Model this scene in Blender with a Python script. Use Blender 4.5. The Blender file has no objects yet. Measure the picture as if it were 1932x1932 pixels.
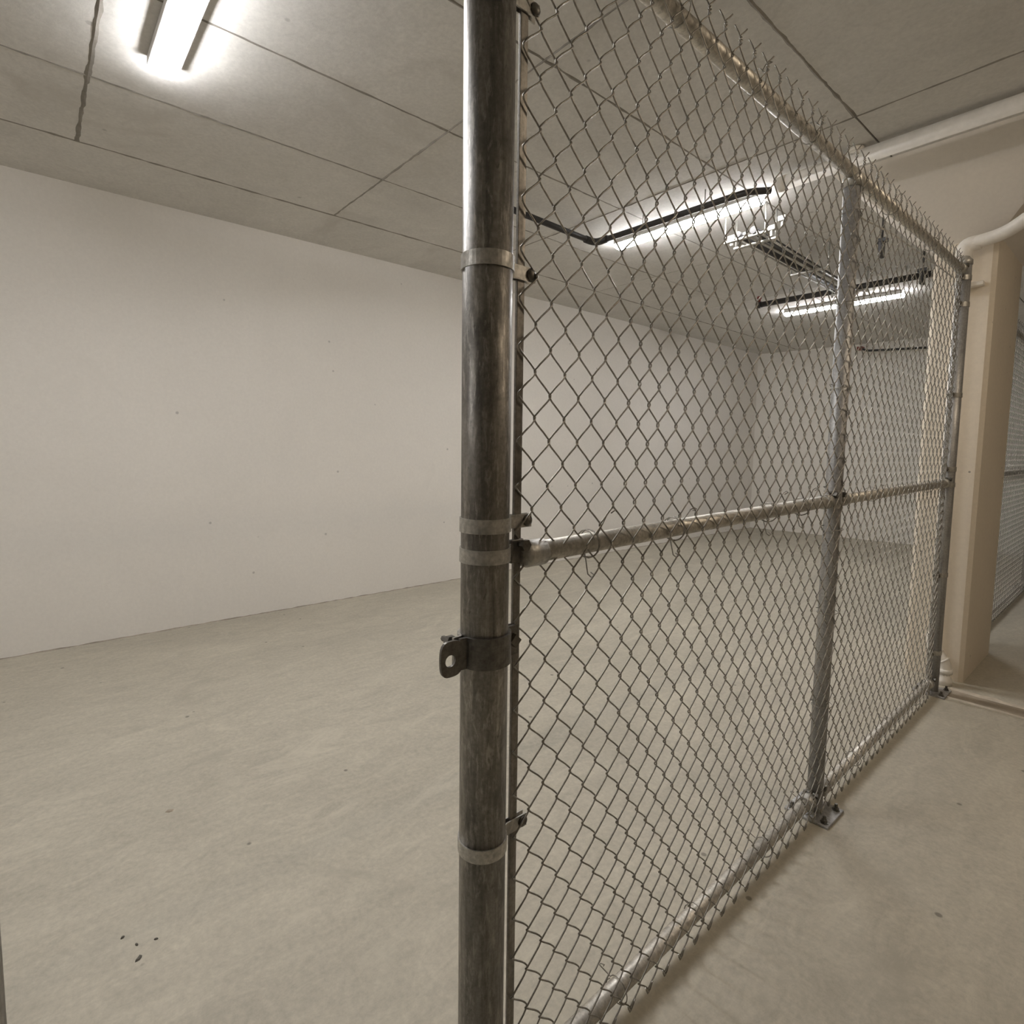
import bpy, bmesh, math, random
from mathutils import Vector, Matrix
R = random.Random(7)
PI = math.pi
scn = bpy.context.scene
C = scn.collection

# ------------------------------------------------------------------ camera, world, exposure
CAM_H = 1.16
yaw, pit, rol = -0.859, -0.0842, 0.0134
fwd = Vector((math.sin(yaw)*math.cos(pit), math.cos(yaw)*math.cos(pit), math.sin(pit)))
rgt = Vector((math.cos(yaw), -math.sin(yaw), 0))
up = rgt.cross(fwd)
r2 = math.cos(rol)*rgt + math.sin(rol)*up
u2 = -math.sin(rol)*rgt + math.cos(rol)*up
cam = bpy.data.cameras.new('camera')
cam.sensor_width = 36
cam.lens = 36*1054.6/1932
cam.shift_y = -34.4/1932
cam.clip_start = 0.02
cam_ob = bpy.data.objects.new('camera', cam)
M = Matrix((r2, u2, -fwd)).transposed().to_4x4()
M.translation = (0, 0, CAM_H)
cam_ob.matrix_world = M
C.objects.link(cam_ob)
scn.camera = cam_ob

w = bpy.data.worlds.new('world'); scn.world = w
w.use_nodes = True
w.node_tree.nodes['Background'].inputs[0].default_value = (1, .85, .7, 1)
w.node_tree.nodes['Background'].inputs[1].default_value = 0.02

vs = scn.view_settings
vs.view_transform = 'Standard'; vs.look = 'None'; vs.gamma = 1
vs.use_curve_mapping = False
vs.exposure = 0.0

LAMP_E = 84.0            # radiance of the cage lamps
LAMP_COL = (1.0, .99, 1.0)
AISLE_E = 49.0           # warmer lamp out in the aisle
AISLE_COL = (1.0, .82, .62)

# ------------------------------------------------------------------ dimensions
CZ = 2.546               # ceiling
WX = -3.944              # left wall
XR, YF = 2.3, -2.8       # unseen right and front walls
FX = -0.652              # fence line
def back_y(x): return 8.1 + (x - WX)*0.11

# ------------------------------------------------------------------ materials
def mat_base(name):
    m = bpy.data.materials.new(name); m.use_nodes = True
    return m, m.node_tree.nodes, m.node_tree.links, m.node_tree.nodes['Principled BSDF']

def pos_vec(n, l, scale=(1, 1, 1), obj=False):
    if obj:
        tc = n.new('ShaderNodeTexCoord'); src = tc.outputs['Object']
    else:
        g = n.new('ShaderNodeNewGeometry'); src = g.outputs['Position']
    mp = n.new('ShaderNodeMapping'); mp.inputs['Scale'].default_value = scale
    l.new(src, mp.inputs['Vector'])
    return mp.outputs['Vector']

def noise(n, l, vec, scale, detail=4, rough=.55, dist=0):
    t = n.new('ShaderNodeTexNoise')
    t.inputs['Scale'].default_value = scale; t.inputs['Detail'].default_value = detail
    t.inputs['Roughness'].default_value = rough; t.inputs['Distortion'].default_value = dist
    l.new(vec, t.inputs['Vector']); return t.outputs['Fac']

def ramp(n, l, fac, stops):
    r = n.new('ShaderNodeValToRGB')
    cr = r.color_ramp
    while len(cr.elements) < len(stops): cr.elements.new(0.5)
    for e, (p, c) in zip(cr.elements, stops):
        e.position = p; e.color = (*c, 1) if len(c) == 3 else c
    l.new(fac, r.inputs['Fac']); return r.outputs['Color']

def mix(n, l, fac, a, b, mode='MIX'):
    m = n.new('ShaderNodeMix'); m.data_type = 'RGBA'; m.blend_type = mode
    for sock, v in ((0, fac), (6, a), (7, b)):
        if isinstance(v, (int, float)): m.inputs[sock].default_value = v
        elif isinstance(v, tuple): m.inputs[sock].default_value = (*v, 1)
        else: l.new(v, m.inputs[sock])
    return m.outputs[2]

def bump(n, l, h, bsdf, strength, dist):
    b = n.new('ShaderNodeBump'); b.inputs['Strength'].default_value = strength
    b.inputs['Distance'].default_value = dist
    l.new(h, b.inputs['Height']); l.new(b.outputs['Normal'], bsdf.inputs['Normal'])

def scl(c, k): return tuple(x*k for x in c)

def concrete(name, col, rough=.8, blotch=.12, blotch_scale=.9, specks=0.0, speck_scale=9, spec=.3,
             fine=.08, bump_s=.25, streak=(1, 1, 1), stain=None, mottle=0, scuff=0):
    m, n, l, b = mat_base(name)
    v = pos_vec(n, l, streak); v1 = pos_vec(n, l)
    big = noise(n, l, v, blotch_scale, 6, .6, .6)
    c = ramp(n, l, big, [(.3, scl(col, 1-blotch)), (.7, scl(col, 1+blotch))])
    fn = noise(n, l, v1, 60, 5, .7)
    c = mix(n, l, 1.0, c, ramp(n, l, fn, [(.3, (1-fine,)*3), (.7, (1+fine,)*3)]), 'MULTIPLY')
    if mottle:
        mo = noise(n, l, v, 6.5, 9, .72, 1.6)
        c = mix(n, l, 1.0, c, ramp(n, l, mo, [(.3, (1-mottle,)*3), (.5, (1, 1, 1)), (.7, (1+mottle,)*3)]), 'MULTIPLY')
    if stain:
        st = noise(n, l, v1, stain[1], 8, .68, 1.2)
        c = mix(n, l, ramp(n, l, st, [(stain[2], (0, 0, 0)), (stain[2]+.16, (1, 1, 1))]), c, stain[0])
    if scuff:
        sc = noise(n, l, pos_vec(n, l, (2.6, .8, 1)), 1.7, 10, .74, 1.5)
        c = mix(n, l, ramp(n, l, sc, [(.56, (0, 0, 0)), (.72, (scuff,)*3)]), c, scl(col, 1.28))
    if specks:
        vo = n.new('ShaderNodeTexVoronoi'); vo.inputs['Scale'].default_value = speck_scale
        vo.inputs['Randomness'].default_value = 1
        l.new(v1, vo.inputs['Vector'])
        thin = noise(n, l, v1, speck_scale*.45, 3)
        mth = n.new('ShaderNodeMath'); mth.operation = 'MULTIPLY_ADD'
        l.new(thin, mth.inputs[0]); mth.inputs[1].default_value = -.06; l.new(vo.outputs['Distance'], mth.inputs[2])
        f = ramp(n, l, mth.outputs[0], [(0.0, (specks,)*3), (.02, (0, 0, 0))])
        c = mix(n, l, f, c, scl(col, .3))
    l.new(c, b.inputs['Base Color'])
    b.inputs['Roughness'].default_value = rough
    b.inputs['Specular IOR Level'].default_value = spec
    h = noise(n, l, v1, 25, 8, .7)
    bump(n, l, h, b, bump_s, .004)
    return m

def metal(name, col, rough=.38, dirt=.5, metallic=.9, streak=True, patch=0):
    m, n, l, b = mat_base(name)
    v = pos_vec(n, l, (1, 1, .07) if streak else (1, 1, 1))
    v1 = pos_vec(n, l)
    s = noise(n, l, v, 70, 6, .65)
    sp = noise(n, l, v1, 160, 4, .6)
    big = noise(n, l, v1, 9, 6, .65, .5)
    c = ramp(n, l, s, [(.3, scl(col, 1-dirt*.55)), (.7, scl(col, 1.15))])
    c = mix(n, l, 1.0, c, ramp(n, l, sp, [(.35, (.82,)*3), (.65, (1.1,)*3)]), 'MULTIPLY')
    c = mix(n, l, ramp(n, l, big, [(.52, (0, 0, 0)), (.75, (dirt,)*3)]), c, scl(col, .38))
    if patch:
        pt = noise(n, l, pos_vec(n, l, (1, 1, .22)), 120, 6, .72, .3)
        c = mix(n, l, ramp(n, l, pt, [(.52, (0, 0, 0)), (.66, (patch*.8,)*3)]), c, scl(col, 1.9))
        pd = noise(n, l, pos_vec(n, l, (1, 1, .4)), 170, 5, .7, .3)
        c = mix(n, l, ramp(n, l, pd, [(.60, (0, 0, 0)), (.72, (patch,)*3)]), c, scl(col, .25))
    l.new(c, b.inputs['Base Color'])
    b.inputs['Metallic'].default_value = metallic
    rr = ramp(n, l, s, [(.3, (rough+.14,)*3), (.7, (rough-.06,)*3)])
    l.new(rr, b.inputs['Roughness'])
    bump(n, l, sp, b, .12, .001)
    return m

def plain(name, col, rough=.5, metallic=0, spec=.5, var=.06):
    m, n, l, b = mat_base(name)
    v = pos_vec(n, l)
    f = noise(n, l, v, 30, 5, .6)
    l.new(ramp(n, l, f, [(.3, scl(col, 1-var)), (.7, scl(col, 1+var))]), b.inputs['Base Color'])
    b.inputs['Roughness'].default_value = rough; b.inputs['Metallic'].default_value = metallic
    b.inputs['Specular IOR Level'].default_value = spec
    return m

def emitter(name, col, e):
    m, n, l, b = mat_base(name)
    b.inputs['Base Color'].default_value = (.9, .9, .9, 1)
    b.inputs['Emission Color'].default_value = (*col, 1)
    b.inputs['Emission Strength'].default_value = e
    return m

FLOORC = (.47, .435, .355)
MT = dict(
    floor=concrete('floor_concrete', FLOORC, rough=.55, blotch=.10, blotch_scale=1.1, specks=.75, speck_scale=5.5,
                   spec=.35, bump_s=.12, streak=(1.6, .7, 1), stain=(scl(FLOORC, .86), 2.2, .58), mottle=.12, fine=.12, scuff=.8),
    ceil=concrete('ceiling_concrete', (.67, .652, .618), rough=.9, blotch=.08, blotch_scale=1.4, specks=.35, speck_scale=4,
                  bump_s=.3, spec=.2, stain=((.585, .562, .525), 1.3, .57), mottle=.05),
    slab=concrete('joint_concrete', (.27, .25, .22), rough=.95, blotch=.2, blotch_scale=6, spec=.1),
    wall=concrete('white_painted_wall', (.82, .785, .725), rough=.75, blotch=.03, blotch_scale=.8, specks=.45,
                  speck_scale=5, fine=.03, spec=.25, bump_s=.18, stain=((.78, .745, .685), 1.7, .6)),
    wall_dark=concrete('bare_concrete_wall', (.38, .34, .285), rough=.9, blotch=.15, spec=.2),
    column=concrete('painted_column', (.78, .70, .58), rough=.75, blotch=.04, specks=.8, speck_scale=9, fine=.04,
                    spec=.25, bump_s=.2),
    capital=concrete('painted_capital', (.77, .72, .65), rough=.85, blotch=.03, fine=.03, spec=.2, bump_s=.12),
    seal=concrete('wall_base_crust', (.36, .32, .265), rough=.9, blotch=.3, blotch_scale=8, spec=.2),
    strip=concrete('floor_joint_strip', (.36, .31, .245), rough=.8, blotch=.2, blotch_scale=5, spec=.2),
    ridge=concrete('floor_joint_ridge', (.58, .52, .43), rough=.8, blotch=.2, blotch_scale=9, spec=.2),
    post=metal('galvanized_post', (.30, .282, .255), rough=.42, dirt=1.0, metallic=.8, patch=.75),
    line_post=metal('galvanized_line_post', (.47, .465, .455), rough=.5, dirt=.6, metallic=.65),
    rail=metal('galvanized_rail', (.66, .625, .56), rough=.46, dirt=.5, streak=False, metallic=.7),
    wire=metal('galvanized_wire', (.36, .342, .305), rough=.42, dirt=.35, streak=False),
    band=metal('galvanized_fitting', (.55, .535, .495), rough=.42, dirt=.5, streak=False, metallic=.75),
    bar=metal('flat_steel_bar', (.33, .31, .28), rough=.45, dirt=.6),
    clamp=metal('dark_clamp_steel', (.20, .19, .175), rough=.45, dirt=.5, streak=False),
    bolt=metal('bolt_steel', (.18, .17, .15), rough=.4, dirt=.5, streak=False),
    pvc=plain('white_pipe', (.88, .84, .77), .45),
    black=plain('black_pipe', (.03, .028, .027), .45),
    white=plain('white_fixture_metal', (.78, .77, .75), .4),
    red=plain('sprinkler_red', (.22, .05, .04), .5),
    lens=emitter('lamp_lens', LAMP_COL, LAMP_E),
    lens_warm=emitter('aisle_lamp_lens', AISLE_COL, AISLE_E),
)

# ------------------------------------------------------------------ mesh helpers
class MB:
    def __init__(s): s.v = []; s.f = []; s.sm = []
    def add(s, vs, fs, smooth=False):
        o = len(s.v); s.v += [tuple(x) for x in vs]
        s.f += [tuple(i+o for i in f) for f in fs]; s.sm += [smooth]*len(fs); return s
    def box(s, a, b, bev=0.0):
        x0, y0, z0 = (min(p, q) for p, q in zip(a, b)); x1, y1, z1 = (max(p, q) for p, q in zip(a, b))
        if bev <= 0:
            vs = [(x, y, z) for z in (z0, z1) for y in (y0, y1) for x in (x0, x1)]
            return s.add(vs, [(0, 2, 3, 1), (4, 5, 7, 6), (0, 1, 5, 4), (2, 6, 7, 3), (0, 4, 6, 2), (1, 3, 7, 5)])
        bm = bmesh.new()
        bmesh.ops.create_cube(bm, size=1, matrix=Matrix.Translation(((x0+x1)/2, (y0+y1)/2, (z0+z1)/2)) @ Matrix.Diagonal((x1-x0, y1-y0, z1-z0, 1)))
        bmesh.ops.bevel(bm, geom=list(bm.edges), offset=bev, segments=2, affect='EDGES', profile=.5)
        bm.verts.index_update()
        s.add([v.co[:] for v in bm.verts], [tuple(v.index for v in f.verts) for f in bm.faces]); bm.free(); return s
    def tube(s, pts, r, n=12, cap=True, smooth=True):
        pts = [Vector(p) for p in pts]
        rs = r if isinstance(r, (list, tuple)) else [r]*len(pts)
        o = len(s.v)
        t0 = (pts[1]-pts[0]).normalized()
        a = Vector((0, 0, 1)) if abs(t0.z) < .9 else Vector((0, 1, 0))
        u = t0.cross(a).normalized()
        for i, p in enumerate(pts):
            if i == 0: t = t0
            elif i == len(pts)-1: t = (pts[i]-pts[i-1]).normalized()
            else:
                t = ((pts[i]-pts[i-1]).normalized() + (pts[i+1]-pts[i]).normalized())
                t = t.normalized() if t.length > 1e-6 else (pts[i+1]-pts[i]).normalized()
            u = (u - t*u.dot(t)).normalized(); v = t.cross(u)
            for k in range(n):
                q = 2*PI*k/n
                s.v.append(tuple(p + rs[i]*(math.cos(q)*u + math.sin(q)*v)))
        for i in range(len(pts)-1):
            for k in range(n):
                a0 = o+i*n+k; b0 = o+i*n+(k+1) % n
                s.f.append((a0, b0, b0+n, a0+n)); s.sm.append(smooth)
        if cap:
            s.f.append(tuple(o+k for k in reversed(range(n)))); s.sm.append(False)
            e = o+(len(pts)-1)*n
            s.f.append(tuple(e+k for k in range(n))); s.sm.append(False)
        return s
    def lathe(s, origin, axis, prof, n=20, smooth=True):
        # prof: list of (distance along axis, radius)
        ax = Vector(axis).normalized(); o = Vector(origin)
        return s.tube([o+ax*d for d, _ in _uniq(prof)], [max(r, 1e-4) for _, r in _uniq(prof)], n, True, smooth)
    def strip(s, plan, z0, z1, th):
        # plan: open polyline (x, y); extruded vertically, thickness th centred
        P = [Vector((x, y)) for x, y in plan]; L = []; Rr = []
        for i, p in enumerate(P):
            a = P[max(i-1, 0)]; b = P[min(i+1, len(P)-1)]
            t = (b-a).normalized(); nn = Vector((-t.y, t.x))
            L.append(p+nn*th/2); Rr.append(p-nn*th/2)
        n = len(P); vs = []
        for q in (L, Rr):
            for z in (z0, z1): vs += [(p.x, p.y, z) for p in q]
        # rows: L z0 [0..n), L z1, R z0, R z1
        fs = []
        for i in range(n-1):
            fs += [(i, i+n, i+n+1, i+1), (2*n+i, 2*n+i+1, 3*n+i+1, 3*n+i),
                   (n+i, 3*n+i, 3*n+i+1, n+i+1), (i, i+1, 2*n+i+1, 2*n+i)]
        fs += [(0, 2*n, 3*n, n), (n-1, 2*n-1, 4*n-1, 3*n-1)]
        return s.add(vs, fs)
    def mesh(s, name, off=(0, 0, 0)):
        me = bpy.data.meshes.new(name)
        me.from_pydata([(a-off[0], b-off[1], c-off[2]) for a, b, c in s.v], [], s.f)
        me.polygons.foreach_set('use_smooth', s.sm)
        bm = bmesh.new(); bm.from_mesh(me); bmesh.ops.recalc_face_normals(bm, faces=bm.faces); bm.to_mesh(me); bm.free()
        me.update(); return me

def _uniq(prof):
    out = []
    for i, (d, r) in enumerate(prof):
        if out and abs(out[-1][0]-d) < 1e-6: d = out[-1][0]+1e-5
        out.append((d, r))
    return out

ROOT = {}
def tag(o, label=None, cat=None, group=None, kind=None):
    for k, v in (('label', label), ('category', cat), ('group', group), ('kind', kind)):
        if v: o[k] = v
    return o

def thing(name, loc, label, cat, group=None):
    o = bpy.data.objects.new(name, None); o.empty_display_size = .1; o.location = loc
    C.objects.link(o); ROOT[o] = Vector(loc)
    return tag(o, label, cat, group)

def part(name, mb, mat, parent=None, label=None):
    off = ROOT.get(parent, Vector((0, 0, 0)))
    o = bpy.data.objects.new(name, mb.mesh(name, off)); o.data.materials.append(MT[mat])
    C.objects.link(o)
    if parent is not None: o.parent = parent
    ROOT[o] = off
    if label: o['label'] = label
    return o

def inst(name, me, loc, parent, rotz=0):
    o = bpy.data.objects.new(name, me); o.parent = parent
    o.location = Vector(loc) - ROOT.get(parent, Vector((0, 0, 0))); o.rotation_euler.z = rotz
    C.objects.link(o); return o

def struct(name, mb, mat, label=None, cat=None):
    return tag(part(name, mb, mat), label, cat, None, 'structure')

def arc(c, r, a0, a1, n):
    return [(c[0]+r*math.cos(math.radians(a0+(a1-a0)*i/n)), c[1]+r*math.sin(math.radians(a0+(a1-a0)*i/n))) for i in range(n+1)]

# ------------------------------------------------------------------ setting
struct('floor', MB().box((WX-.2, YF-.2, -.15), (XR+.2, 9.2, 0)), 'floor', 'smooth beige concrete floor slab of the storage cage and aisle', 'floor')
ceiling = struct('ceiling', MB().box((WX-.2, YF-.2, CZ+.008), (XR+.2, 9.2, CZ+.2)), 'slab', 'cast concrete ceiling with board joints', 'ceiling')
struct('wall_left', MB().box((WX-.2, YF-.2, 0), (WX, 9.0, CZ+.008)), 'wall', 'long white painted concrete wall behind the cage', 'wall')
bw = MB(); y0, y1 = back_y(WX), back_y(XR)
bw.add([(WX, y0, 0), (XR, y1, 0), (XR, y1+.2, 0), (WX, y0+.2, 0), (WX, y0, CZ+.008), (XR, y1, CZ+.008), (XR, y1+.2, CZ+.008), (WX, y0+.2, CZ+.008)],
       [(0, 1, 5, 4), (1, 2, 6, 5), (2, 3, 7, 6), (3, 0, 4, 7), (0, 3, 2, 1), (4, 5, 6, 7)])
struct('wall_back', bw, 'wall', 'far white end wall seen through the mesh', 'wall')
struct('wall_right', MB().box((XR, YF-.2, 0), (XR+.2, 9.0, CZ+.008)), 'wall_dark', 'bare grey concrete wall across the aisle', 'wall')
struct('wall_front', MB().box((WX, YF-.2, 0), (XR, YF, CZ+.008)), 'wall_dark', 'bare grey concrete wall at the near end', 'wall')

# cast panels of the ceiling, one object each, with open joints between
GAP = .008
xs = [-3.393, -2.775, -2.165, -1.552, -.936, -.32, .29, .905, 1.52, XR]
ys = [YF, -2.22, -.995, .232, 1.467, 2.665, 3.90, 5.13, 6.36, 7.59, 9.0]
cache = {}
for i in range(len(xs)-1):
    for j in range(len(ys)-1):
        sx, sy = xs[i+1]-xs[i], ys[j+1]-ys[j]
        key = (round(sx, 3), round(sy, 3))
        if key not in cache:
            me = MB().box((0, 0, 0), (sx-GAP, sy-GAP, .0079)).mesh('ceiling_panel'); me.materials.append(MT['ceil']); cache[key] = me
        o = inst('ceiling_panel', cache[key], (xs[i]+GAP/2, ys[j]+GAP/2, CZ + R.uniform(-.0008, .0002)), ceiling)
me = MB().box((0, 0, 0), (xs[0]-WX-GAP/2, 9.0-YF, .0079)).mesh('ceiling_panel'); me.materials.append(MT['ceil'])
inst('ceiling_panel', me, (WX, YF, CZ-.0005), ceiling)
# ragged fins of grout squeezed out of the joints
def fin(name, pts, wmin, wmax, hmax):
    mb = MB(); P = [Vector(p) for p in pts]; vs = []; fs = []
    L = (P[1]-P[0]); n = max(6, int(L.length/.05)); t = L.normalized(); nn = Vector((-t.y, t.x, 0))
    for k in range(n+1):
        p = P[0]+L*(k/n); wdt = R.uniform(wmin, wmax)/2; h = R.uniform(.3, 1)*hmax; sft = R.uniform(-.002, .002)
        vs += [tuple(p+nn*(wdt+sft)+Vector((0, 0, .001))), tuple(p+nn*(sft*.5)-Vector((0, 0, h))), tuple(p-nn*(wdt-sft)+Vector((0, 0, .001)))]
        if k:
            o = 3*(k-1); fs += [(o, o+1, o+4, o+3), (o+1, o+2, o+5, o+4), (o+2, o, o+3, o+5)]
    fs += [(0, 2, 1), (3*n, 3*n+1, 3*n+2)]
    mb.add(vs, fs); return part(name, mb, 'slab', ceiling)
for fx in (0, 1, 2, 3, 4):
    fin('joint_fin', [(xs[fx], -.6, CZ), (xs[fx], (8.0, 3.9, 2.6, 2.66, 2.66)[fx], CZ)], (.018, .012, .012, .014, .016)[fx], (.034, .022, .026, .028, .03)[fx], .004)
fin('joint_fin', [(xs[0], ys[3], CZ), (xs[4], ys[3], CZ)], .020, .034, .004)
fin('joint_fin', [(xs[0], ys[4], CZ), (xs[4], ys[4], CZ)], .010, .022, .005)
fin('joint_fin', [(xs[0], ys[5], CZ), (1.5, ys[5], CZ)], .010, .020, .005)

# crumbly crust where wall meets floor
def crust(name, a, b, nrm, hmin, hmax, dmin, dmax):
    mb = MB(); A = Vector(a); B = Vector(b); nrm = Vector(nrm); n = int((B-A).length/.04); vs = []; fs = []
    for k in range(n+1):
        p = A.lerp(B, k/n); h = R.uniform(hmin, hmax); d = R.uniform(dmin, dmax)
        vs += [tuple(p), tuple(p+nrm*d), tuple(p+nrm*d*.5+Vector((0, 0, h*.7))), tuple(p+Vector((0, 0, h)))]
        if k:
            o = 4*(k-1)
            fs += [(o+i, o+(i+1) % 4, o+4+(i+1) % 4, o+4+i) for i in range(4)]
    fs += [(0, 1, 2, 3), (4*n+3, 4*n+2, 4*n+1, 4*n)]
    mb.add(vs, fs); return struct(name, mb, 'seal')
tag(crust('baseboard_left', (WX, -1.0, 0), (WX, 8.0, 0), (1, 0, 0), .001, .006, .002, .014), 'thin crumbly crust along the foot of the long wall', 'trim')
tag(crust('baseboard_back', (WX, back_y(WX), 0), (-.9, back_y(-.9), 0), (0, -1, 0), .001, .005, .002, .010), 'thin crumbly crust along the foot of the far wall', 'trim')

# joint strip in the aisle floor in front of the column
def wavy_strip(name, x0, x1, ya, yb, h, mat, label, amp=.006, step=.05):
    mb = MB(); n = int((x1-x0)/step); vs = []; fs = []
    for k in range(n+1):
        x = x0+(x1-x0)*k/n; a = ya+R.uniform(-amp, amp)*.5; b = yb+R.uniform(-amp, amp)
        vs += [(x, a, 0), (x, a+.003, h), (x, b-.003, h), (x, b, 0)]
        if k:
            o = 4*(k-1); fs += [(o+i, o+(i+1) % 4, o+4+(i+1) % 4, o+4+i) for i in range(4)]
    fs += [(0, 1, 2, 3), (4*n+3, 4*n+2, 4*n+1, 4*n)]
    mb.add(vs, fs); return tag(struct(name, mb, mat), label, 'trim')
wavy_strip('trim_1', -.60, 1.6, 3.252, 3.264, .005, 'ridge', 'thin pale ridge across the aisle floor', .002)
wavy_strip('trim_2', -.60, 1.6, 3.266, 3.372, .002, 'strip', 'brown filled joint across the aisle floor', .004)
wavy_strip('trim_3', -.60, 1.6, 3.374, 3.408, .004, 'ridge', 'pale ragged mortar edge beside the brown floor joint', .010, .04)

# ------------------------------------------------------------------ column with flared capital
CX0, CX1, CY0, CY1, CAPZ = -.829, -.577, 3.508, 4.186, 2.185
col = thing('concrete_column', ((CX0+CX1)/2, (CY0+CY1)/2, 0), 'beige painted concrete column with a flared head beside the far fence post', 'column')
mb = MB(); ch = .018
fp = [(CX0+ch, CY0), (CX1-ch, CY0), (CX1, CY0+ch), (CX1, CY1-ch), (CX1-ch, CY1), (CX0+ch, CY1), (CX0, CY1-ch), (CX0, CY0+ch)]
mb.add([(x, y, 0) for x, y in fp]+[(x, y, CAPZ+.002) for x, y in fp], [(i, (i+1) % 8, 8+(i+1) % 8, 8+i) for i in range(8)]+[tuple(range(7, -1, -1)), tuple(range(8, 16))])
part('shaft', mb, 'column', col)
E_ = CZ-CAPZ
cp = MB()
lo = [(CX0, CY0), (CX1, CY0), (CX1, CY1), (CX0, CY1)]
hi = [(CX0-E_, CY0-E_), (CX1+E_, CY0-E_), (CX1+E_, CY1+E_), (CX0-E_, CY1+E_)]
cp.add([(x, y, CAPZ) for x, y in lo]+[(x, y, CZ) for x, y in hi], [(i, (i+1) % 4, 4+(i+1) % 4, 4+i) for i in range(4)]+[(3, 2, 1, 0), (4, 5, 6, 7)])
part('capital', cp, 'capital', col, 'pale flared column head sloping up to the ceiling')

# ------------------------------------------------------------------ ceiling lamps
def lamp(x0, x1, y, label, lens='lens', turn=False):
    t = thing('strip_lamp', ((x0+x1)/2, y, 2.44), label, 'lamp', None)
    if turn: t.rotation_euler.z = PI/2
    part('housing', MB().box((x0+.005, y-.050, 2.5145), (x1-.005, y+.050, CZ-.0015), .003), 'white', t)
    mb = MB()
    prof = [(-.040, 2.522), (-.039, 2.506), (-.030, 2.496), (-.015, 2.492), (0, 2.491), (.015, 2.492), (.030, 2.496), (.039, 2.506), (.040, 2.522)]
    n = len(prof)
    a, b = x0+.03, x1-.03
    mb.add([(a, y+p, z) for p, z in prof]+[(b, y+p, z) for p, z in prof], [(i, i+1, n+i+1, n+i) for i in range(n-1)]+[tuple(range(n)), tuple(range(2*n-1, n-1, -1)), (0, n, 2*n-1, n-1)])
    part('lens', mb, lens, t, 'glowing white lens')
    for q0, q1, sgn in ((x0, a, -1), (b, x1, 1)):
        m2 = MB(); pf = [(p*1.05, 2.522-(2.522-z)*1.06) for p, z in prof]
        qi, qo = (q1, q0) if sgn < 0 else (q0, q1)
        mid = qo - sgn*.008
        m2.add([(qi, y+p, z) for p, z in pf]+[(mid, y+p, z) for p, z in pf]+[(qo, y+p*.85, 2.522-(2.522-z)*.85) for p, z in pf],
               [(i, i+1, n+i+1, n+i) for i in range(n-1)]+[(n+i, n+i+1, 2*n+i+1, 2*n+i) for i in range(n-1)]+[tuple(range(n)), tuple(range(2*n, 3*n)), (0, n, 2*n-1, n-1), (n, 2*n, 3*n-1, 2*n-1)])
        part('end_cap', m2, lens, t)
    return t
lamp(-2.50, -1.50, .433, 'bright strip lamp on the ceiling above the long white wall, nearest the viewer')
lamp(-2.50, -1.50, -2.2, 'strip lamp on the cage ceiling beyond the left picture edge')
lamp(-2.50, -1.515, 3.065, 'bright strip lamp seen through the mesh left of the middle post')
lamp(-2.56, -1.56, 5.78, 'small far strip lamp crossed by the middle fence post')
lamp(.15, 1.15, 2.25, 'warm strip lamp on the aisle ceiling outside the cage', 'lens_warm', True)

# ------------------------------------------------------------------ pipes overhead
def bend(pts, r, n=6):
    P = [Vector(p) for p in pts]; out = [P[0]]
    for i in range(1, len(P)-1):
        a = (P[i-1]-P[i]); b = (P[i+1]-P[i]); d = min(r, a.length*.49, b.length*.49)
        p0 = P[i]+a.normalized()*d; p2 = P[i]+b.normalized()*d
        for k in range(n+1):
            t = k/n; out.append(p0*(1-t)**2+P[i]*2*t*(1-t)+p2*t*t)
    out.append(P[-1]); return out

t = thing('white_pipe', (-1.34, 2.95, 2.46), 'thick white pipe running across the ceiling above the fence top', 'pipe')
PY, PZ, PR = 2.935, 2.497, .033
part('pipe_run', MB().tube([(-1.36, PY, PZ), (XR, PY, PZ)], PR, 20), 'pvc', t)
part('collar', MB().lathe((-1.375, PY, PZ), (1, 0, 0), [(0, .02), (0, .036), (.05, .038), (.05, .033)], 20), 'pvc', t)
part('riser', MB().tube([(-1.02, PY, PZ), (-1.02, PY, CZ)], .028, 16), 'pvc', t)
part('coupling', MB().lathe((-1.02, PY, PZ+.028), (0, 0, 1), [(0, .034), (.018, .034)], 16), 'pvc', t)
for hx in (-.1, 1.1):
    part('hanger', MB().strip([(hx-.0125, PY), (hx+.0125, PY)], PZ+PR, CZ, .02), 'band', t)

t = thing('black_pipe', (-2.44, 2.8, 2.46), 'black pipe elbowing across the ceiling in front of the second lamp', 'pipe')
part('pipe_run', MB().tube(bend([(-2.435, 2.02, 2.462), (-2.46, 2.795, 2.462), (-1.47, 2.822, 2.464), (-1.39, 2.90, 2.468)], .06), .017, 12), 'black', t)
part('elbow', MB().tube(bend([(-2.459, 2.70, 2.462), (-2.46, 2.795, 2.462), (-2.36, 2.797, 2.462)], .06), .022, 12), 'black', t)
part('end_cap', MB().lathe((-2.435, 2.02, 2.462), (0, -1, 0), [(-.03, .022), (0, .022), (.01, .012)], 12), 'black', t)
for hx in (-2.1, -1.7):
    part('hanger_rod', MB().tube([(hx, 2.806, 2.47), (hx, 2.806, CZ)], .004, 6), 'band', t)

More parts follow.
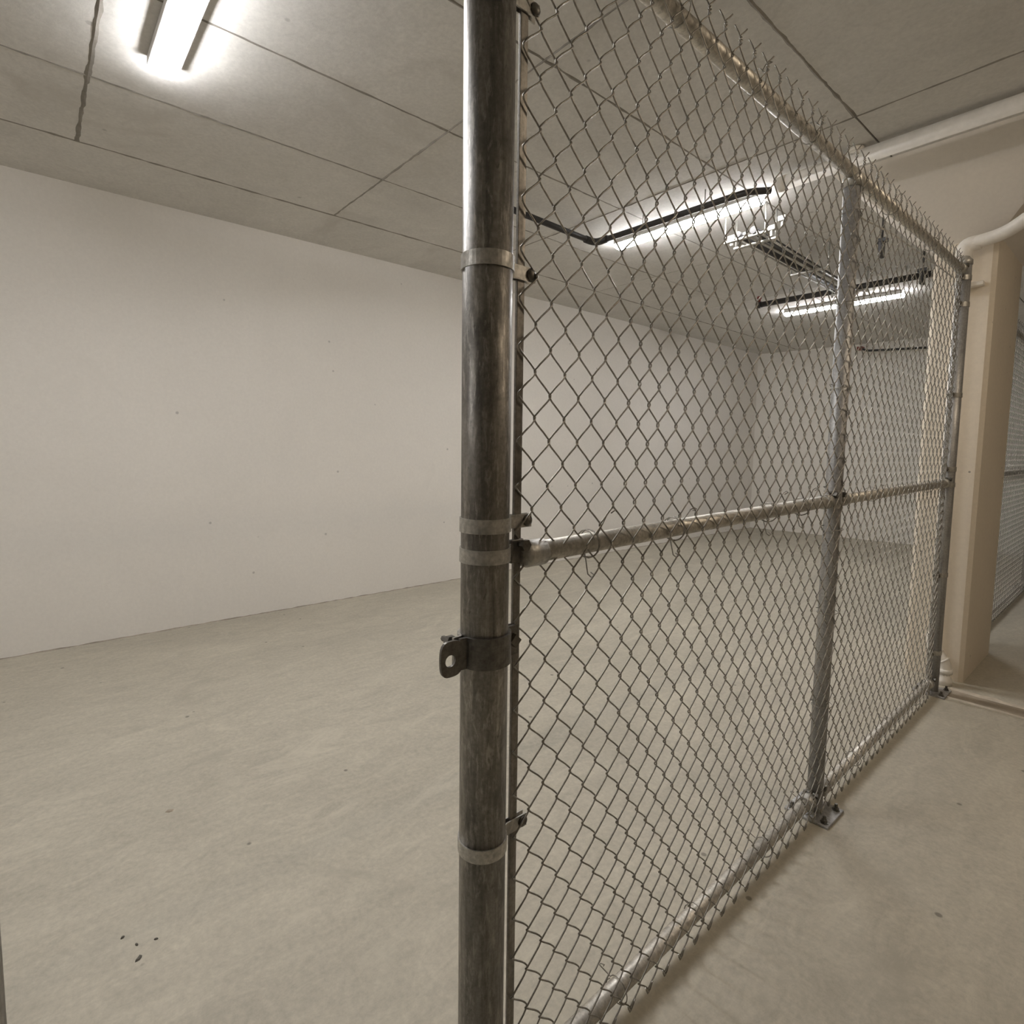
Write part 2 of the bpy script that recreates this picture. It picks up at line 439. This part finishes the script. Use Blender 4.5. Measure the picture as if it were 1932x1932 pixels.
t = thing('black_pipe', (-2.45, 5.0, 2.46), 'black pipe crossing the ceiling above the far lamp behind the middle post', 'pipe')
part('pipe_run', MB().tube([(-2.46, 5.02, 2.455), (-.95, 5.04, 2.455)], .024, 12), 'black', t)
part('end_cap', MB().lathe((-2.44, 5.02, 2.455), (-1, 0, 0), [(0, .030), (.035, .030), (.045, .02)], 12), 'black', t)
part('sprinkler', MB().lathe((-2.46, 5.02, 2.478), (0, 0, 1), [(0, .012), (.03, .012), (.03, .02), (.05, .02)], 10), 'red', t)
for hx in (-2.2, -1.35):
    part('hanger_rod', MB().tube([(hx, 5.03, 2.47), (hx, 5.03, CZ)], .004, 6), 'band', t)

t = thing('black_conduit', (-2.6, 8.15, 2.43), 'thin black conduit along the top of the far wall', 'pipe')
part('conduit_run', MB().tube(bend([(-2.62, 8.14, 2.475), (-2.56, 8.14, 2.437), (-1.2, 8.28, 2.375)], .05), .014, 10), 'black', t)
part('clip', MB().box((-2.66, 8.10, 2.455), (-2.60, 8.2, 2.495), .004), 'red', t)

# two black pipes on a strut with clamps, receding beside the second lamp
t = thing('pipe_rack', (-1.66, 3.2, 2.42), 'pair of black pipes on steel channel receding from the second lamp', 'pipe')
part('pipe_run', MB().tube([(-1.61, 3.17, 2.405), (-1.685, 4.99, 2.425)], .020, 10), 'black', t)
part('pipe_run', MB().tube([(-1.70, 3.17, 2.405), (-1.765, 4.99, 2.425)], .017, 10), 'black', t)
part('channel', MB().box((-1.665, 3.16, 2.388), (-1.645, 4.97, 2.402), .002), 'band', t)
part('side_rail', MB().tube([(-1.725, 3.17, 2.388), (-1.79, 4.97, 2.41)], .006, 6), 'band', t)
part('side_rail', MB().tube([(-1.585, 3.17, 2.388), (-1.66, 4.97, 2.41)], .006, 6), 'band', t)
for hy in (3.19, 3.32, 4.1, 4.85):
    part('cross_bar', MB().box((-1.80, hy-.012, 2.374), (-1.54, hy+.012, 2.387), .003), 'band', t)
    for hx in (-1.79, -1.55):
        part('hanger_rod', MB().tube([(hx, hy, 2.36), (hx, hy, CZ)], .005, 6), 'band', t)
for hx, hy in ((-1.77, 3.23), (-1.54, 3.25), (-1.44, 3.16)):
    part('beam_clamp', MB().box((hx-.022, hy-.014, 2.40), (hx+.022, hy+.014, 2.43), .005), 'band', t)
    part('nut', MB().lathe((hx, hy, 2.37), (0, 0, 1), [(0, .010), (.03, .010)], 6, False), 'band', t)

for i, (hx, hy) in enumerate(((-1.17, 3.86), (-1.16, 4.68))):
    t = thing('pipe_hanger', (hx, hy, 2.40), ['dark pipe hanger under the ceiling just right of the middle post', 'dark pipe hanger under the ceiling beside the column'][i], 'hanger', 'dark hangers inside the cage')
    part('bracket', MB().box((hx-.03, hy-.02, 2.385), (hx+.03, hy+.02, 2.41), .005), 'black', t)
    part('clevis', MB().box((hx-.012, hy-.03, 2.30), (hx+.012, hy+.03, 2.39), .008), 'black', t)
    part('rod', MB().tube([(hx, hy, 2.40), (hx, hy, CZ)], .006, 6), 'black', t)

# drain leader on the column front
t = thing('drain_pipe', (-.69, 3.46, 0), 'slim white drain pipe bending down the column behind the far fence post', 'pipe')
DY = 3.434
top = bend([(-.05, 3.02, 2.40), (-.36, 3.29, 2.225), (-.545, DY-.02, 2.157), (-.69, DY, 2.147), (-.69, DY, 2.04)], .055)
part('upper_pipe', MB().tube(top, .0295, 16), 'pvc', t)
part('elbow', MB().tube(bend([(-.630, DY, 2.150), (-.69, DY, 2.147), (-.69, DY, 2.07)], .05), .0345, 16), 'pvc', t)
part('pipe_run', MB().tube([(-.69, DY, 2.06), (-.69, DY, .20)], .026, 14), 'pvc', t)
part('lower_elbow', MB().tube(bend([(-.69, DY, .25), (-.69, DY, .17), (-.640, DY, .105), (-.640, DY, .05)], .035), .031, 14), 'pvc', t)
for z in (.148, .115):
    d = Vector((.6, 0, -.78))
    part('ring', MB().lathe((-.675+(.148-z)*.8, DY, z), d, [(-.004, .034), (.004, .034)], 14), 'pvc', t)
part('coupling', MB().lathe((-.640, DY, .058), (0, 0, 1), [(0, .037), (.022, .038), (.022, .032)], 16), 'pvc', t)
part('stub', MB().lathe((-.640, DY, 0), (0, 0, 1), [(0, .038), (.03, .036), (.035, .031), (.058, .031)], 16), 'pvc', t)
t = thing('strut_bracket', (-.66, 3.49, 1.97), 'small pale strut stub on the column face beside the far post', 'bracket')
part('channel', MB().box((-.735, 3.468, 1.958), (-.615, 3.508, 1.978), .003), 'pvc', t)
part('clip', MB().strip([(p[0], p[1]) for p in arc((-.69, DY), .029, 0, -180, 10)], 1.96, 1.976, .003), 'band', t)

# ------------------------------------------------------------------ the chain link fence
NP = Vector((-.655, .513, 0)); NR = .0365
MPY, MR = 1.868, .0235
FPY, FR = 3.275, .0265
TOPZ = (1.962, 1.970, 1.982); MIDZ = (.990, 1.008, 1.017); BOTZ = .056
RR = .0175

CCH = .0301; PITCH = .0715; ROWA = 1.0633; WR = .00158
ZT = ROWA+13*PITCH; ZB = ROWA-14.5*PITCH
def wire_mesh(even):
    # flattened spiral: rising to +y in front (x+), rising to -y behind (x-)
    a = CCH/2+.0031; d = .0028; h = PITCH/2; pts = []
    z = ZB; side = 1 if even else -1
    n = int(round((ZT-ZB)/h))
    for k in range(n):
        s0 = side if k % 2 == 0 else -side      # apex at start of this leg
        sx = -s0*d                              # going to +y (s0=-1) runs in front
        zz = ZB+k*h
        pts.append((0, s0*a, zz))
        for t, bow in ((.10, .0), (.30, .0012), (.5, .0), (.70, -.0012), (.90, 0)):
            y = s0*a*(1-2*t*1.0)
            e = 1.0 if .2 < t < .8 else .8
            y = s0*a*math.cos(PI*t)*.35 + y*.65
            pts.append((sx*e, y, zz+h*t))
    sE = side if n % 2 == 0 else -side
    pts.append((0, sE*a, ZT))
    # twisted barb at the top and turned-under hook at the bottom; each pair of wires shares one knot
    kn = sE*CCH/2
    tw = [(-.0024*sE, kn-sE*.0020, ZT+.004), (.0022*sE, kn+sE*.0008, ZT+.009), (-.0020*sE, kn+sE*.0010, ZT+.014), (-.002*sE, kn-sE*.0055, ZT+.019), (-.0055*sE, kn-sE*.0155, ZT+.030)]
    s1 = side; kb = s1*CCH/2
    hk = [(.0042, kb-s1*.0125, ZB+.016), (.0044, kb-s1*.004, ZB+.002), (.003, kb+s1*.0022, ZB-.005)]
    pts = hk+pts+tw
    # gentle waviness of the slack mesh
    pts = [(x+.0016*math.sin(z*5.1)+.001*math.sin(z*17), y+.0012*math.sin(z*3.3+1), z) for x, y, z in pts]
    me = MB().tube(pts, WR, 5).mesh('wire'); me.materials.append(MT['wire']); return me
W_EVEN, W_ODD = wire_mesh(True), wire_mesh(False)

def mesh_x(y):
    front = FX+RR+.008
    pts = [(.55, -.650), (.62, -.643), (.80, front), (1.70, front+.001), (1.868, FX+MR+.006), (2.03, front+.001), (3.05, front), (3.22, -.650), (9, -.650)]
    for (a, xa), (b, xb) in zip(pts, pts[1:]):
        if y <= b:
            t = (y-a)/(b-a); return xa+(xb-xa)*t
    return pts[-1][1]

def rail_end(parent, y, z, sgn, r=RR):
    # cup and bolt where a rail meets a post; sgn points from post to rail
    e = part('rail_end', MB().lathe((FX, y, z), (0, sgn, 0), [(0, .010), (.004, r+.002), (.012, r+.005), (.048, r+.0045), (.048, r)], 18), 'band', parent)
    part('bolt', MB().lathe((FX+.012, y-sgn*.004, z+.018), (1, 0, 0), [(-.03, .005), (.002, .005), (.002, .0095), (.010, .0095)], 6, False), 'bolt', e)
    part('lug', MB().box((FX-.004, y-sgn*.02, z-.012), (FX+.004, y+sgn*.006, z+.026), .002), 'clamp', e)
    return e

def brace_band(parent, cx, cy, r, z, sgn=1, tail=.052, tilt=0.0, bolt=True, h=.021):
    rr = r+.0012; g = .0048
    a0 = math.degrees(math.asin(g/rr))
    plan = [(cx+g, cy+sgn*(r+tail)), (cx+g, cy+sgn*(r+.010)), (cx+g+.002, cy+sgn*(r+.004))]
    if sgn > 0: plan += arc((cx, cy), rr, 90-a0-8, -270+a0+8, 36)
    else: plan += arc((cx, cy), rr, -90+a0+8, 270-a0-8, 36)
    plan += [(cx-g-.002, cy+sgn*(r+.004)), (cx-g, cy+sgn*(r+.010)), (cx-g, cy+sgn*(r+tail))]
    b = part('brace_band', MB().strip(plan, z-h/2, z+h/2, .0022), 'band', parent)
    if bolt:
        yb = cy+sgn*(r+tail-.009)
        part('bolt', MB().lathe((cx-.014, yb, z), (1, 0, 0), [(0, .006), (.006, .006), (.006, .004), (.0200, .004), (.0202, .0095), (.0225, .0085), (.0245, .005), (.0252, .001)], 14), 'bolt', b)
    return b

def base_plate(parent, cx, cy, s=.066, rot=0):
    p = part('base_plate', MB().box((cx-s, cy-s, 0), (cx+s, cy+s, .009), .002), 'line_post', parent)
    for ax in (-1, 1):
        for ay in (-1, 1):
            x, y = cx+ax*(s-.018), cy+ay*(s-.018)
            part('anchor_bolt', MB().lathe((x, y, .009), (0, 0, 1), [(0, .012), (.002, .012), (.0021, .0085), (.010, .0085), (.0101, .005), (.020, .005)], 6, False), 'bolt', p)
    return p

def tie(parent, c, r, axis, phase, tail, n=16, name='tie_wire'):
    # wire wrapped once round a rail (axis y) or post (axis z), with a curled loose end
    pts = []
    for k in range(n+1):
        q = phase + 2*PI*1.08*k/n
        if axis == 'y': pts.append((c[0]+r*math.cos(q), c[1]+.006*(k/n-.5)*2, c[2]+r*math.sin(q)))
        else: pts.append((c[0]+r*math.cos(q), c[1]+r*math.sin(q), c[2]+.006*(k/n-.5)*2))
    last = Vector(pts[-1]); d = Vector(tail)
    sd = Vector((.004, .004, 0))
    pts += [tuple(last+d*.5), tuple(last+d), tuple(last+d*1.15+sd), tuple(last+d*1.05+sd*2), tuple(last+d*.9+sd)]
    return part(name, MB().tube(pts, .0013, 5), 'wire', parent)

fence = thing('chain_link_fence', (FX, .513, 0), 'galvanized chain link fence of the storage cage, from the big front post to the column', 'fence')
# posts
def post(parent, x, y, r, h, label=None, cap=True, plate=.066, mat='line_post'):
    p = part('post', MB().tube([(x, y, 0.004), (x, y, h)], r, 40), mat, parent, label)
    if cap:
        part('post_cap', MB().lathe((x, y, h-.018), (0, 0, 1), [(0, r+.003), (.020, r+.003), (.028, r-.004), (.038, r*.55), (.043, .002)], 28), 'band', p)
    base_plate(parent, x, y, plate)
    return p
post(fence, NP.x, NP.y, NR, 2.05, 'thick weathered front post', mat='post')
post(fence, FX, MPY, MR, 1.955, 'slimmer middle post', False)
part('loop_cap', MB().lathe((FX, MPY, 1.93), (0, 0, 1), [(0, MR+.003), (.03, MR+.003), (.04, MR-.004)], 20), 'band', fence)
post(fence, FX, FPY, FR, 2.03, 'far end post beside the column')
# rails
for i, (z0, z1, ya, yb) in enumerate(((TOPZ[0], TOPZ[1], NP.y+NR+.03, MPY), (TOPZ[1], TOPZ[2], MPY, FPY-FR-.02),
                                     (MIDZ[0], MIDZ[1], NP.y+NR+.05, MPY-MR-.012), (MIDZ[1], MIDZ[2], MPY+MR+.012, FPY-FR-.02),
                                     (BOTZ, BOTZ, NP.y+NR+.03, MPY-MR-.012), (BOTZ, BOTZ+.002, MPY+MR+.012, FPY-FR-.02))):
    part(('top_rail', 'top_rail', 'middle_rail', 'middle_rail', 'bottom_rail', 'bottom_rail')[i], MB().tube([(FX, ya, z0), (FX, yb, z1)], RR, 24), 'rail', fence)
for z in (TOPZ[0], MIDZ[0], BOTZ): rail_end(fence, NP.y+NR+.030, z, 1)
for z in (MIDZ[1], BOTZ):
    rail_end(fence, MPY-MR-.010, z, -1); rail_end(fence, MPY+MR+.010, z, 1)
for z in (TOPZ[2], MIDZ[2], BOTZ): rail_end(fence, FPY-FR-.015, z, -1)
# bands
for z in (1.80, 1.421, 1.044): brace_band(fence, NP.x, NP.y, NR, z)
brace_band(fence, NP.x, NP.y, NR, .999, tail=.038, bolt=False)
for z in (.5416, .15): brace_band(fence, NP.x, NP.y, NR, z)
brace_band(fence, FX, MPY, MR, .995, 1, .03); 
for z in (1.953, 1.834, 1.424, 1.082, 1.0085, .58, .20): brace_band(fence, FX, FPY, FR, z, -1, .045)
# tension bars
part('tension_bar', MB().box((NP.x-.0028, .568, .03), (NP.x+.0028, .5825, 2.0), .0008), 'bar', fence, 'flat steel bar threaded through the mesh')
part('tension_bar', MB().box((FX-.0028, 3.205, .03), (FX+.0028, 3.219, 2.0), .0008), 'bar', fence)
# woven mesh, one object per wire
cl = bpy.data.objects.new('chain_link_mesh', None); C.objects.link(cl); cl.parent = fence; ROOT[cl] = ROOT[fence]
y = .6010-CCH/2; k = 1
while y < 3.215:
    inst('wire', W_EVEN if k % 2 == 0 else W_ODD, (mesh_x(y), y, 0), cl); y += CCH; k += 1
# tie wires
for ty, tl in ((.735, (.0, .03, .04)), (1.0, (.002, .025, .022)), (1.42, (-.004, .05, .03)), (1.62, (.004, .02, .03))):
    z = MIDZ[0]+(MIDZ[1]-MIDZ[0])*(ty-.6)/1.26
    tie(fence, (FX+.004, ty, z), RR+.007, 'y', .3, tl)
    tie(fence, (FX+.004, ty+.004, z), RR+.0075, 'y', 3.6, (.012, -.004, -.035))
for ty in (2.2, 2.55, 2.9):
    tie(fence, (FX+.004, ty, 1.013), RR+.007, 'y', .3, (.0, .03, .012))
for ty in (.95, 1.25, 1.55, 2.2, 2.7): tie(fence, (FX+.004, ty, TOPZ[0]+.006), RR+.007, 'y', .5, (.004, .012, .02))
for ty in (.86, 1.15, 1.5, 1.78, 2.2, 2.6, 2.95): tie(fence, (FX+.004, ty, BOTZ), RR+.007, 'y', 2.2, (-.02, -.012, .018))
for tz in (1.86, 1.60, 1.35, 1.04, .92, .66, .36): tie(fence, (FX+.003, MPY, tz), MR+.006, 'z', 2.6, (.004, -.022, .004))
# added wire that imitates the highlight under the second top rail
part('highlight_wire', MB().tube(bend([(FX-.03, 1.93, 1.905), (FX-.03, 2.05, 1.90), (FX-.03, 2.35, 1.93), (FX-.028, 3.2, 1.952)], .1), .0028, 6), 'rail', fence)

# hinge clamp on the front post
hc = part('hinge_clamp', MB(), 'clamp', fence, 'dark steel hinge clamp with an eye hole') if False else None
mb = MB(); cz0, cz1, g, th = .833, .880, .006, .0045
cx, cy = NP.x, NP.y
plan = [(cx+g, cy-NR-.014), (cx+g+.001, cy-NR-.005)]+arc((cx, cy), NR+.0025, -78, 78, 20)+[(cx+g+.001, cy+NR+.005), (cx+g, cy+NR+.026)]
mb.strip(plan, cz0, cz1, th)
# eye tab: rounded plate with a hole, in the y-z plane
N = 32; ey, ez, er = cy-NR-.030, .851, .0088
outer, inner = [], []
hw, zt, zb = .0175, cz1, cz0-.006
for k in range(N):
    q = 2*PI*k/N; c, s_ = math.cos(q), math.sin(q)
    m_ = max(abs(c)**3.2+abs(s_)**3.2, 1e-6)**(1/3.2)
    yy = ey+(hw+(.004 if c > 0 else 0))*c/m_; zz = (zt+zb)/2+(zt-zb)/2*s_/m_
    outer.append((yy, zz)); inner.append((ey-.001+er*c, ez+er*s_))
xa, xb = cx+g-th/2, cx+g+th/2
vs_ = [(xa, *p) for p in outer]+[(xa, *p) for p in inner]+[(xb, *p) for p in outer]+[(xb, *p) for p in inner]
fs_ = []
for k in range(N):
    j = (k+1) % N
    fs_ += [(k, j, N+j, N+k), (2*N+k, 3*N+k, 3*N+j, 2*N+j), (k, 2*N+k, 2*N+j, j), (N+k, N+j, 3*N+j, 3*N+k)]
mb.add(vs_, fs_)
hc = part('hinge_clamp', mb, 'clamp', fence, 'dark steel hinge clamp with an eye hole')
mb = MB()
plan = [(cx-g, cy-NR-.017), (cx-g-.001, cy-NR-.005)]+arc((cx, cy), NR+.0025, 258, 102, 20)+[(cx-g-.001, cy+NR+.005), (cx-g, cy+NR+.026)]
mb.strip(plan, cz0+.001, cz1-.001, th)
part('back_strap', mb, 'band', hc)
part('bolt', MB().lathe((cx-.022, cy+NR+.014, .857), (1, 0, 0), [(0, .004), (.012, .004), (.028, .004), (.0305, .004), (.0306, .011), (.039, .011)], 4, False), 'bolt', hc)
part('bolt', MB().lathe((cx-.040, cy-NR-.012, .868), (1, 0, 0), [(0, .0045), (.016, .0045), (.0162, .010), (.024, .010), (.0241, .0045), (.040, .0045)], 6, False), 'bolt', hc)

# gate post at the other side of the opening
t = thing('gate_post', (FX, -.0755, 0), 'dark galvanized gate post at the lower left picture corner', 'post')
part('pole', MB().tube([(FX, -.0755, .004), (FX, -.0755, 2.05)], NR, 36), 'post', t)
part('post_cap', MB().lathe((FX, -.0755, 2.035), (0, 0, 1), [(0, NR+.003), (.02, NR+.003), (.03, NR-.004), (.042, .004)], 24), 'band', t)
base_plate(t, FX, -.0755)

# ------------------------------------------------------------------ fence of the next cage, beyond the column
F2 = -.70
f2 = thing('chain_link_fence', (F2, 4.3, 0), 'distant chain link fence receding beyond the column at the right picture edge', 'fence')
for yy in (4.28, 6.45):
    part('post', MB().tube([(F2, yy, .004), (F2, yy, 1.97)], .024, 18), 'post', f2); base_plate(f2, F2, yy)
for nm, z in (('top_rail', 1.955), ('middle_rail', 1.02), ('bottom_rail', .06)):
    part(nm, MB().tube([(F2, 4.28, z), (F2, 8.3, z)], RR, 14), 'rail', f2)
part('post', MB().tube([(F2, 8.28, .004), (F2, 8.28, 1.97)], .024, 18), 'post', f2); base_plate(f2, F2, 8.28, .05)
cl2 = bpy.data.objects.new('chain_link_mesh', None); C.objects.link(cl2); cl2.parent = f2; ROOT[cl2] = ROOT[f2]
y = 4.34; k = 0
while y < 8.24:
    inst('wire', W_EVEN if k % 2 == 0 else W_ODD, (F2+.027, y, 0), cl2); y += CCH; k += 1

# ------------------------------------------------------------------ bits of dirt on the cage floor
for x, y, r, ry, mt, lb in ((-1.51, .114, .006, .004, 'bolt', 'small dark dirt crumb farthest left in the cluster on the cage floor'),
                            (-1.467, .137, .006, .003, 'bolt', 'small dark dirt crumb in the middle of the cluster on the cage floor'),
                            (-1.455, .174, .005, .003, 'bolt', 'small dark dirt crumb farthest right in the cluster on the cage floor'),
                            (-1.423, .136, .011, .006, 'bolt', 'largest dark dirt crumb, lowest of the cluster on the cage floor'),
                            (-1.963, .284, .014, .009, 'strip', 'tan crumb of dried dirt lying alone on the cage floor')):
    mb = MB(); n = 9; vs_ = []; ang0 = R.uniform(0, 6)
    for k in range(n):
        q = 2*PI*k/n; f = R.uniform(.7, 1.1); a, b = r*f*math.cos(q), ry*f*math.sin(q)
        vs_.append((x+a*math.cos(ang0)-b*math.sin(ang0), y+a*math.sin(ang0)+b*math.cos(ang0), 0))
    vs_ += [(x+(p[0]-x)*.6, y+(p[1]-y)*.6, .0028) for p in vs_[:n]]
    mb.add(vs_, [(k, (k+1) % n, n+(k+1) % n, n+k) for k in range(n)]+[tuple(range(n, 2*n)), tuple(range(n-1, -1, -1))])
    o = part('dirt_crumb', mb, mt); me = o.data
    tag(o, lb, 'dirt', 'dirt crumbs on the cage floor')
